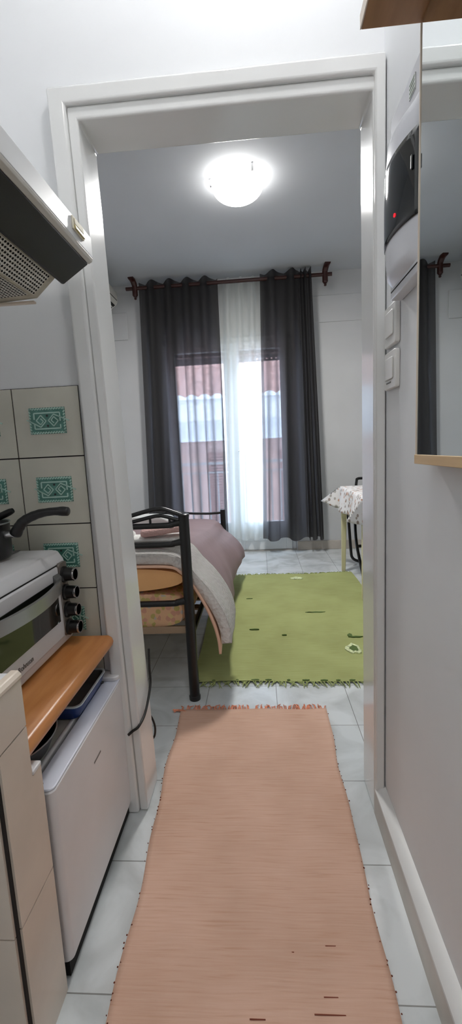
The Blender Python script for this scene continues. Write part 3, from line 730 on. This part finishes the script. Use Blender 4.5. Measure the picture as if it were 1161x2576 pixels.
# thin rust trim line of the quilt
def spread_section(y,k):
    pass
def drape(name,matn,ya,yb,topz,hem,xout,label,cat,th,nv,wr=0.,crown=.02,left=True,lift=0,nearpull=0,flare=None,hemfn=None):
    """cloth over the bed: left hang, top, right hang; topz(v) top height, hem(v) lower edge, xout(v) right overhang"""
    def fn(u,v):
        y=ya+(yb-ya)*v
        zt=topz(v)+lift; zh=hem(v); xo=xout(v)
        L=[(BXL-.03,.34),(BXL-.02,zt-.05),(BXL+.03,zt-.008),(MC,zt+crown),(BXR-.10,zt+.004),(BXR-.03,zt-.022),(BXR+.012,zt-.075)]
        n=5
        for i in range(1,n+1):
            q=i/n; L.append((BXR+.012+(xo-BXR-.012)*math.sin(q*math.pi/2)**.9,zt-.075+(zh-zt+.075)*q))
        s_=u*(len(L)-1); i=min(int(s_),len(L)-2); f_=s_-i
        P=[L[max(i-1,0)],L[i],L[i+1],L[min(i+2,len(L)-1)]]
        def cr(a): return .5*(2*P[1][a]+(-P[0][a]+P[2][a])*f_+(2*P[0][a]-5*P[1][a]+4*P[2][a]-P[3][a])*f_*f_+(-P[0][a]+3*P[1][a]-3*P[2][a]+P[3][a])*f_**3)
        x,z=cr(0),cr(1)
        down=max(0,(s_-6)/5)
        if wr:
            x+=wr*down*(math.sin(y*11+.6)+.6*math.sin(y*23+2)); z+=wr*.35*(1-down)*math.sin(y*6+x*9)+wr*.25*math.sin(x*17-y*5)
        return (x,y,z)
    o=MB().grid(fn,66,nv).build(name,matn,org=(-.68,(ya+yb)/2,.3),smooth=180,solid=th)
    tag(o,label,cat); return o
drape('bedspread','mauve',1.735,3.30,lambda v:.600-.130*sst(0,.9,v),lambda v:.195-.02*math.sin(v*5)-.03*sst(.75,1,v),
      lambda v:-.172+.012*math.sin(v*9)+.030*sst(.78,1,v),'mauve bedspread draped over the bed down to the green rug','bedspread',.006,90,.006,.012)
drape('grey_blanket','greyquilt',1.672,1.90,lambda v:.588+.022*v,lambda v:.222+.035*v+.01*math.sin(v*8),lambda v:-.158+.006*v,
      'pale grey quilted blanket folded over the near end of the bed','blanket',.042,16,.0,.006,lift=-.012)
drape('peach_sheet','peachsheet',1.668,1.82,lambda v:.546,lambda v:.178+.05*v,lambda v:-.187,
      'peach sheet edge hanging below the grey blanket','sheet',.010,10,.0,.004)

# towels on the bedspread at the near end
def towel(name,label,matn,c,L,Wd,Hh,rz,seed,roll):
    m=MB(); random.seed(seed); nu,nv=28,18; vs=[]
    for j in range(nv+1):
        v=j/nv
        for i in range(nu):
            a=2*math.pi*i/nu; cc,ss=math.cos(a),math.sin(a); p=2.6
            q=(abs(cc)**p+abs(ss)**p)**(-1/p); e=min(1,min(v,1-v)*nv/1.6+.72)
            y_=Wd*q*cc*e*(1+.03*math.sin(v*7+seed)); z_=Hh*q*ss*e*(1+.05*math.sin(v*9+a*2+seed))
            vs.append(((v-.5)*L,y_,z_+Hh))
    fs=[(j*nu+i,j*nu+(i+1)%nu,(j+1)*nu+(i+1)%nu,(j+1)*nu+i) for j in range(nv) for i in range(nu)]+[tuple(range(nu-1,-1,-1)),tuple(range(nv*nu,(nv+1)*nu))]
    cr_,sr=math.cos(rz),math.sin(rz)
    vs=[(c[0]+x*cr_-y*sr,c[1]+x*sr+y*cr_,c[2]+z+x*.10*(roll)) for x,y,z in vs]
    m.add(vs,fs)
    if roll:
        # fold line spiralling on the near-left end
        P=[]
        for k in range(14):
            q=k/13; P.append((c[0]-L*.5*cr_-.001, c[1]-L*.5*sr+(q-.5)*Wd*1.1, c[2]+Hh+Hh*.25*math.sin(q*5)))
    o=m.build(name,matn,org=c,smooth=70); tag(o,label,'towel'); return o
towel('folded_towel','flat white folded towel under the pink one on the bed','whitetowel',(-.450,1.815,.630),.23,.055,.012,.05,2,0)
towel('folded_towel','thick white towel lying left of the pink towel behind the bed rail','whitetowel',(-.64,1.80,.630),.19,.05,.022,.1,4,0)
pt=towel('rolled_towel','pink folded towel lying on the white towel on the bed','pink',(-.405,1.79,.662),.20,.045,.0185,.12,3,1)
o=pad(-1.04,-.66,3.08,3.26,.478,.545,.03,.03,3,2.4).build('pillow','pillow',org=(-.85,3.17,.478),smooth=60)
tag(o,'white pillow at the far end of the bed by the curtain','pillow')

# ------------------------------------------------------------------ curtains, rod
RY=4.075; RZ=2.462
t=thing('curtain_rod','dark red wooden curtain rod on two carved ceiling brackets','curtain rod',(-.2,RY,RZ))
MB().tube([(-1.125,RY,RZ),(.69,RY,RZ)],.0155,14).build('pole','rod',t,smooth=50)
for x,fl in ((-1.045,-1),(.632,1)):
    P=smooth_path([(x,RY,RZ-.075),(x,RY,RZ-.06),(x,RY,RZ),(x,RY-.004,RZ+.03),(x+.008*fl,RY-.03,RZ+.062),(x+.014*fl,RY-.075,RZ+.0725)],6)
    R=[]
    for i in range(len(P)):
        u=i/(len(P)-1); R.append(.008 if u<.08 else .017 if u<.2 else .024 if u<.62 else .025)
    MB().tube(P,R,12).lathe([(0,-.012),(.011,-.006),(.011,.006),(0,.012)],(x,RY,RZ-.085),n=12).build('bracket','rod',t,smooth=60)

def curtain(name,label,matn,segs,zt,zb,amp_t,amp_b,y=RY,nv=60,hemw=.006):
    """one cloth; segs: (x top start, x top end, x bottom start, x bottom end, waves, phase)"""
    m=MB(); cols=[]
    for xt0,xt1,xb0,xb1,waves,ph in segs:
        n=int(waves*16)
        for i in range(n+1): cols.append((xt0,xt1,xb0,xb1,waves,ph,i/n))
    def fn(U,v):
        k=U*(len(cols)-1); xt0,xt1,xb0,xb1,waves,ph,u=cols[min(int(round(k)),len(cols)-1)]
        z=zt+(zb-zt)*v; a=amp_t+(amp_b-amp_t)*sst(0,.35,v)
        uu=u+(.012*math.sin(u*9+ph)+.02*math.sin(u*5+2.2*ph+v*2))*v
        x0=xt0+(xb0-xt0)*v; x1=xt1+(xb1-xt1)*v; A=2*math.pi*waves*uu+ph
        w=math.sin(A)
        yy=y+a*(w+.20*math.sin(2*A+1+2*v)+.22*v*math.sin(.43*A+5*v)+.12*v*math.sin(3.3*A+7*v))
        x=x0+(x1-x0)*u-(.6*a*v+.25*a)*math.sin(2*A+.6)*.30+.006*math.sin(3*v+7*u)*v
        zz=z+(.014*math.cos(A)*(1-v)**30)+hemw*v**8*math.sin(A+1)
        return (x,yy,zz)
    m.grid(fn,len(cols)-1,nv)
    o=m.build(name,matn,org=((segs[0][0]+segs[-1][1])/2,y,zb),smooth=180); tag(o,label,'curtain'); return o
curtain('curtain','grey see-through curtain left of the white sheer, hanging behind the bed','graycurtain',[(-1.01,-.300,-1.075,-.305,4.5,.4)],2.505,.10,.042,.038)
curtain('curtain','grey see-through curtain right of the white sheer, gathered dark at its right edge','graycurtain',[(.070,.405,.015,.44,2,1.2),(.405,.425,.44,.46,.5,1.2),(.425,.512,.462,.580,2,.2)],2.515,.135,.042,.040,hemw=.012)
curtain('sheer_curtain','white sheer curtain between the two grey curtains','sheer',[(-.298,.085,-.36,.06,3.5,.7)],2.508,.13,.026,.024,y=RY+.076)

# ------------------------------------------------------------------ balcony door, shutter, outside
dr=MB(); yD0,yD1=YF+.02,YF+.075
fx0,fx1,fz=DX0+.002,DX1-.002,DZ-.002
dr.box(fx0,fx0+.035,yD0,yD1,0,fz).box(fx1-.035,fx1,yD0,yD1,0,fz).box(fx0,fx1,yD0,yD1,fz-.04,fz)
D=dr.build('door_1','pvc',org=(-.24,YF+.05,0),weld=False,bevel=.003); struct(D,'white double balcony door behind the curtains','door')
mid=-.225
def leaf(x0,x1,name):
    y0,y1=yD0-.012,yD1-.008; s_=.060; z0,z1=.012,fz-.045
    m=MB().box(x0,x0+s_,y0,y1,z0,z1).box(x1-s_,x1,y0,y1,z0,z1).box(x0+s_,x1-s_,y0,y1,z1-s_,z1).box(x0+s_,x1-s_,y0,y1,z0,.275)
    L=m.build(name,'pvc',D,weld=False,bevel=.003)
    MB().box(x0+s_+.03,x1-s_-.03,y0-.004,y0,.10,.225).build('bottom_panel','pvc',L,bevel=.003)
    b_=MB()
    for (a,b2,c_,d_) in ((x0+s_,x0+s_+.012,.275,z1-s_),(x1-s_-.012,x1-s_,.275,z1-s_),(x0+s_,x1-s_,.275,.290),(x0+s_,x1-s_,z1-s_-.012,z1-s_)): b_.box(a,b2,y0+.004,y1-.01,c_,d_)
    b_.build('glazing_bead','pvc',L,weld=False)
    MB().box(x0+s_,x1-s_,(y0+y1)/2-.002,(y0+y1)/2+.002,.275,z1-s_).build('glass','glass',L)
    return L
leaf(fx0+.036,mid-.001,'door_leaf'); LR=leaf(mid+.001,fx1-.036,'door_leaf')
MB().tube([(mid+.035,yD0-.013,.985),(mid+.035,yD0-.045,.985),(mid+.085,yD0-.045,.985)],.007,8).build('handle','pvc',LR)
MB().box(mid-.02,mid+.02,yD0-.018,yD0-.012,.02,fz-.05).build('cover_strip','pvc',LR,bevel=.002)
MB().box(DX0,DX1,YF-.004,YF+.15,-.001,.010).build('door_sill','concrete',D)
# roller shutter, lowered a little way
sh=thing('roller_shutter','dark roller shutter lowered a little outside the balcony door','shutter',(-.24,YF+.13,1.86))
x=DX0+.005
while x<DX1-.005:
    e=min(x+(.030 if x>-.05 else .12),DX1-.005)
    MB().box(x,e,YF+.125,YF+.135,1.8372,1.8468).build('slot_web','shutter',sh); x=e+(.016 if x>-.05 else 0)
z=1.847
while z<DZ-.005:
    MB().prism([(YF+.125,z),(YF+.135,z+.004),(YF+.135,z+.036),(YF+.125,z+.040)],'x',DX0+.005,DX1-.005).build('slat','shutter',sh); z+=.041
MB().box(DX0+.005,DX1-.005,YF+.12,YF+.138,1.821,1.837).build('bottom_bar','shutter',sh,bevel=.002)

struct(MB().box(-3.2,2.6,YF+.0005,YF+1.05,-.14,-.062).build('floor_balcony','concrete'),'balcony slab outside the door','floor')
t=thing('balcony_railing','white metal railing along the balcony outside','railing',(-.24,YF+.95,-.06))
RYb=YF+.92
MB().box(-3,2.4,RYb-.018,RYb+.018,.835,.865).build('top_rail','rail',t)
MB().box(-3,2.4,RYb-.010,RYb+.010,.735,.752).build('upper_rail','rail',t)
MB().box(-3,2.4,RYb-.012,RYb+.012,.02,.045).build('bottom_rail','rail',t)
x=-1.75
while x<1.3:
    MB().box(x-.008,x+.008,RYb-.006,RYb+.006,.045,.735).build('baluster','rail',t); x+=.105
for x in (-2.9,-1.5,0.02,1.5): MB().box(x-.016,x+.016,RYb-.016,RYb+.016,-.062,.835).build('post','rail',t)

BY=9.3
b=thing('neighbour_house','pinkish house with red tiled roof across the street, seen through the curtains','house',(-.3,BY,-6))
MB().box(-7,7,BY,BY+1,-6,1.68).build('wall','facade',b)
MB().prism([(BY-.45,1.60),(BY-.45,2.02),(BY+.1,2.02),(BY+.1,1.60)],'x',-7,7).build('eave','eave',b)
MB().box(-7,7,BY-.02,BY,1.20,1.60).build('frieze','eave',b)
rt=MB(); random.seed(1)
slope=math.radians(24); rows=16; y0_,z0_=BY-.55,2.02
nx=110
def rf(u,v):
    k=v*rows; fr_=k-math.floor(k) if v<1 else 1
    d=k*.34; x=-7+14*u
    wave=.055*abs(math.sin(math.pi*nx*u*.5))
    return (x,y0_+d*math.cos(slope),z0_+d*math.sin(slope)+wave+.05*(1-fr_)-.02)
rt.grid(rf,nx*4,rows*4).build('roof','rooftile',b,smooth=40)
for x0 in (-4.2,-1.05,.45,3.0):
    w_=MB().box(x0-.02,x0+.92,BY-.03,BY-.001,-.75,.95).build('window_shutter','facshutter',b)
    m=MB()
    for k in range(28): m.box(x0+.02,x0+.88,BY-.045,BY-.030,-.70+.058*k,-.70+.058*k+.035)
    m.build('louvre','facshutter',w_,weld=False)

# ------------------------------------------------------------------ ceiling lamp, kitchen bulb, added fill globe
LX,LY=-.062,2.74
t=thing('ceiling_lamp','round glass ceiling lamp glowing white in the bedroom','lamp',(LX,LY,ZC))
MB().lathe([(.135,0),(.135,-.012),(.12,-.02),(0,-.02)],(LX,LY,ZC-.0005),n=40).build('base_plate','white',t,smooth=50)
P=[]
for i in range(13):
    a=math.radians(90*i/12); P.append((.150*math.cos(a)**.75 if i<12 else 0,-.030-.088*math.sin(a)))
MB().lathe([(.140,-.022),(.150,-.026)]+P,(LX,LY,ZC),n=48).build('glass_shade','dome',t,smooth=60)
for a in (65,185,305):
    a=math.radians(a); cx,cy=LX+.150*math.cos(a),LY+.150*math.sin(a)
    MB().box(cx-.007,cx+.007,cy-.007,cy+.007,ZC-.042,ZC-.001).build('clip','chrome',t,bevel=.002)
dl=bpy.data.lights.new('ceiling_lamp_boost','AREA'); dl.shape='DISK'; dl.size=.26*S; dl.energy=26; dl.color=(1,.985,.96)  # unseen disc below the shade, added to strengthen its downward light
do=bpy.data.objects.new('ceiling_lamp_boost',dl); COL.objects.link(do); do.location=Vector((LX,LY,ZC-.125))*S
KX,KY,KZ=0,.72,2.43
t=thing('pendant_bulb','bare bulb hanging from the kitchen ceiling out of the picture','lamp',(KX,KY,ZC))
MB().tube([(KX,KY,KZ+.10),(KX,KY,ZC-.02)],.003,8).lathe([(.04,-.02),(.04,0)],(KX,KY,ZC-.001),n=20).build('flex','white',t,weld=False)
MB().lathe([(.018,.045),(.02,.10),(0,.105)],(KX,KY,KZ),n=20).build('socket','white',t,smooth=50)
MB().lathe([(0,-.045),(.02,-.04),(.038,-.022),(.043,0),(.038,.022),(.018,.045),(.0,.046)],(KX,KY,KZ),n=24).build('bulb','bulb',t,smooth=70)

t=thing('fill_globe','added white fill globe behind the camera that brightens the kitchen','lamp',(-.25,-.35,ZC))  # out of view, added as fill for the lower kitchen
MB().lathe([(.05,0),(.05,-.03),(.03,-.035)],(-.25,-.35,ZC-.0005),n=24).build('base','white',t,smooth=50)
MB().lathe([(0,-.175),(.04,-.165),(.07,-.125),(.07,-.085),(.04,-.045),(.0,-.036)],(-.25,-.35,ZC),n=28).build('globe','globe',t,smooth=80)

# ------------------------------------------------------------------ air conditioner (only its far end shows)
t=thing('air_conditioner','white air conditioner high on the bedroom wall left of the curtain','air conditioner',(RL,3.55,2.27))
AX=-1.205; a0,a1=3.30,4.06
MB().prism([(RL,2.275),(-1.29,2.275),(AX-.012,2.330),(AX,2.35),(AX,2.43),(AX-.03,2.475),(RL,2.48)],'y',a0,a1).build('case','acwhite',t,bevel=.004)
for k,(p,q) in enumerate((((-1.282,2.284),(-1.252,2.304)),((-1.244,2.309),(-1.225,2.322)))):
    MB().prism([p,q,(q[0]+.003,q[1]-.003),(p[0]+.003,p[1]-.003)],'y',a0+.03,a1-.03).build('louvre','dark',t)
MB().box(AX-.0006,AX+.0012,a0+.02,a1-.02,2.358,2.364).build('panel_seam','dark',t)

# ------------------------------------------------------------------ table, cloth, folding chair
t=thing('plastic_table','cream plastic table under the printed cloth by the far wall','table',(.95,3.05,0))
TX0,TX1,TY0,TY1,TZt=.628,1.30,2.70,3.44,.672
MB().box(TX0,TX1,TY0,TY1,TZt-.02,TZt).build('tabletop','cream',t,bevel=.006)
for x,y in ((TX0+.018,TY0+.02),(TX0+.018,TY1-.03),(TX1-.03,TY0+.02),(TX1-.03,TY1-.03)):
    s1=-.010 if x<1 else .01; zf=.0135 if (x<1 and y<3) else 0
    MB().add([(x-.022+s1*0,y-.022,TZt-.02),(x+.022,y-.022,TZt-.02),(x+.022,y+.022,TZt-.02),(x-.022,y+.022,TZt-.02),
              (x-.014+s1,y-.014,zf),(x+.014+s1,y-.014,zf),(x+.014+s1,y+.014,zf),(x-.014+s1,y+.014,zf)],[(0,1,2,3),(7,6,5,4),(0,4,5,1),(1,5,6,2),(2,6,7,3),(3,7,4,0)]).build('leg','cream',t,bevel=.004)
c=MB()
cz=TZt+.004
def cl(u,v):
    # u across x, v along y ; overhang .18 all round, folds at corners
    ov=.19; X=TX0-ov+(TX1-TX0+2*ov)*u; Y=TY0-ov+(TY1-TY0+2*ov)*v
    ex=max(TX0-.006-X,0,X-TX1-.006); ey=max(TY0-.006-Y,0,Y-TY1-.006)
    x=min(max(X,TX0-.006),TX1+.006); y=min(max(Y,TY0-.006),TY1+.006); z=cz
    d=max(ex,ey); z-=d*.93
    sx=-1 if X<TX0 else 1; sy=-1 if Y<TY0 else 1
    fl=.30
    if ex>0 and ey>0:
        m_=min(ex,ey); x+=sx*(ex*.16+m_*.55); y+=sy*(ey*.16+m_*.55); z+=m_*.25
    elif ex>0: x+=sx*ex*(.14+.10*math.sin(Y*14)); 
    elif ey>0: y+=sy*ey*(.14+.10*math.sin(X*14))
    return (x,y,z)
c.grid(cl,56,60)
o=c.build('tablecloth','clothtop',org=(.95,3.05,TZt),smooth=70,solid=.003); tag(o,'white tablecloth printed with small brown sprigs over the table by the doorway edge','tablecloth')
t=thing('folding_chair','black tubular folding chair tucked under the table with the printed cloth','chair',(.85,3.55,0))
for y in (3.30,3.62):
    pass
def ch(pts,name): MB().tube(smooth_path(pts,6),.0115,10).build(name,'blackmetal',t,smooth=60)
ch([(.690,3.62,.62),(.715,3.60,.40),(.725,3.56,.14),(.735,3.55,.075),(.775,3.53,.050),(.85,3.52,.045),(1.0,3.52,.045),(1.07,3.52,.075),(1.08,3.54,.2),(1.10,3.60,.62)],'rear_frame')
ch([(.83,3.80,.700),(.79,3.68,.56),(.745,3.46,.26),(.748,3.23,.012)],'front_leg')
ch([(1.06,3.80,.70),(1.06,3.68,.56),(1.06,3.46,.26),(1.06,3.23,.012)],'front_leg')
ch([(.742,3.42,.20),(1.06,3.42,.20)],'cross_bar')
ch([(.826,3.80,.695),(.84,3.80,.703),(.87,3.80,.705),(1.02,3.80,.705),(1.062,3.80,.697)],'back_bar')
MB().box(.745,1.05,3.42,3.70,.415,.435).build('seat','black',t,bevel=.006)

# ------------------------------------------------------------------ black cable around the door lining
P=smooth_path([(-.352,1.222,.42),(-.353,1.215,.36),(-.350,1.20,.315),(-.349,1.13,.275),(-.356,1.082,.262),(-.372,1.074,.252),(-.384,1.070,.243)],8)
o=MB().tube(P,.0038,8).build('power_cable','cable',org=(-.36,1.15,.24),smooth=70); tag(o,'thin black cable coming round the left door frame above the fridge','cable')
o=MB().tube(smooth_path([(-.372,1.212,.22),(-.358,1.214,.20),(-.350,1.214,.17),(-.353,1.214,.14),(-.366,1.214,.115),(-.372,1.214,.06),(-.372,1.214,.0035)],6),.0032,8).build('power_cable','cable',org=(-.35,1.21,.1),smooth=70); tag(o,'short loop of black cable near the floor behind the left door frame','cable')

# ------------------------------------------------------------------ camera
fpx=1096.5; a,b_,c_=.14184414,.06914288,-.04828369
Rx=Matrix(((1,0,0),(0,math.cos(a),-math.sin(a)),(0,math.sin(a),math.cos(a))))
Ry=Matrix(((math.cos(b_),0,math.sin(b_)),(0,1,0),(-math.sin(b_),0,math.cos(b_))))
Rz=Matrix(((math.cos(c_),-math.sin(c_),0),(math.sin(c_),math.cos(c_),0),(0,0,1)))
R=Rz@Rx@Ry
def w_(row): return Vector((row[0],row[2],-row[1]))
X,Dn,F=w_(R[0]),w_(R[1]),w_(R[2])
cam=bpy.data.objects.new('camera',bpy.data.cameras.new('camera')); COL.objects.link(cam)
cam.matrix_world=Matrix.Translation((0,0,S)) @ Matrix((X,-Dn,-F)).transposed().to_4x4()
cam.data.sensor_fit='HORIZONTAL'; cam.data.sensor_width=36; cam.data.lens=fpx/1161*36; cam.data.clip_start=.01
scn.camera=cam

# ------------------------------------------------------------------ daylight
wd=bpy.data.worlds.new('sky'); scn.world=wd; wd.use_nodes=True; bg=wd.node_tree.nodes['Background']
bg.inputs[0].default_value=lin((214,228,255)); bg.inputs[1].default_value=9
sun=bpy.data.objects.new('sun',bpy.data.lights.new('sun','SUN')); COL.objects.link(sun); sun.data.energy=4.0; sun.data.angle=.03
sun.rotation_euler=(math.radians(38),0,math.radians(28)); sun.data.color=(1,.93,.84)

scn.view_settings.view_transform='Standard'; scn.view_settings.look='None'; scn.view_settings.gamma=1; scn.view_settings.exposure=.6
scn.cycles.max_bounces=10; scn.cycles.diffuse_bounces=5; scn.cycles.glossy_bounces=5; scn.cycles.transparent_max_bounces=16
scn.cycles.use_denoising=True
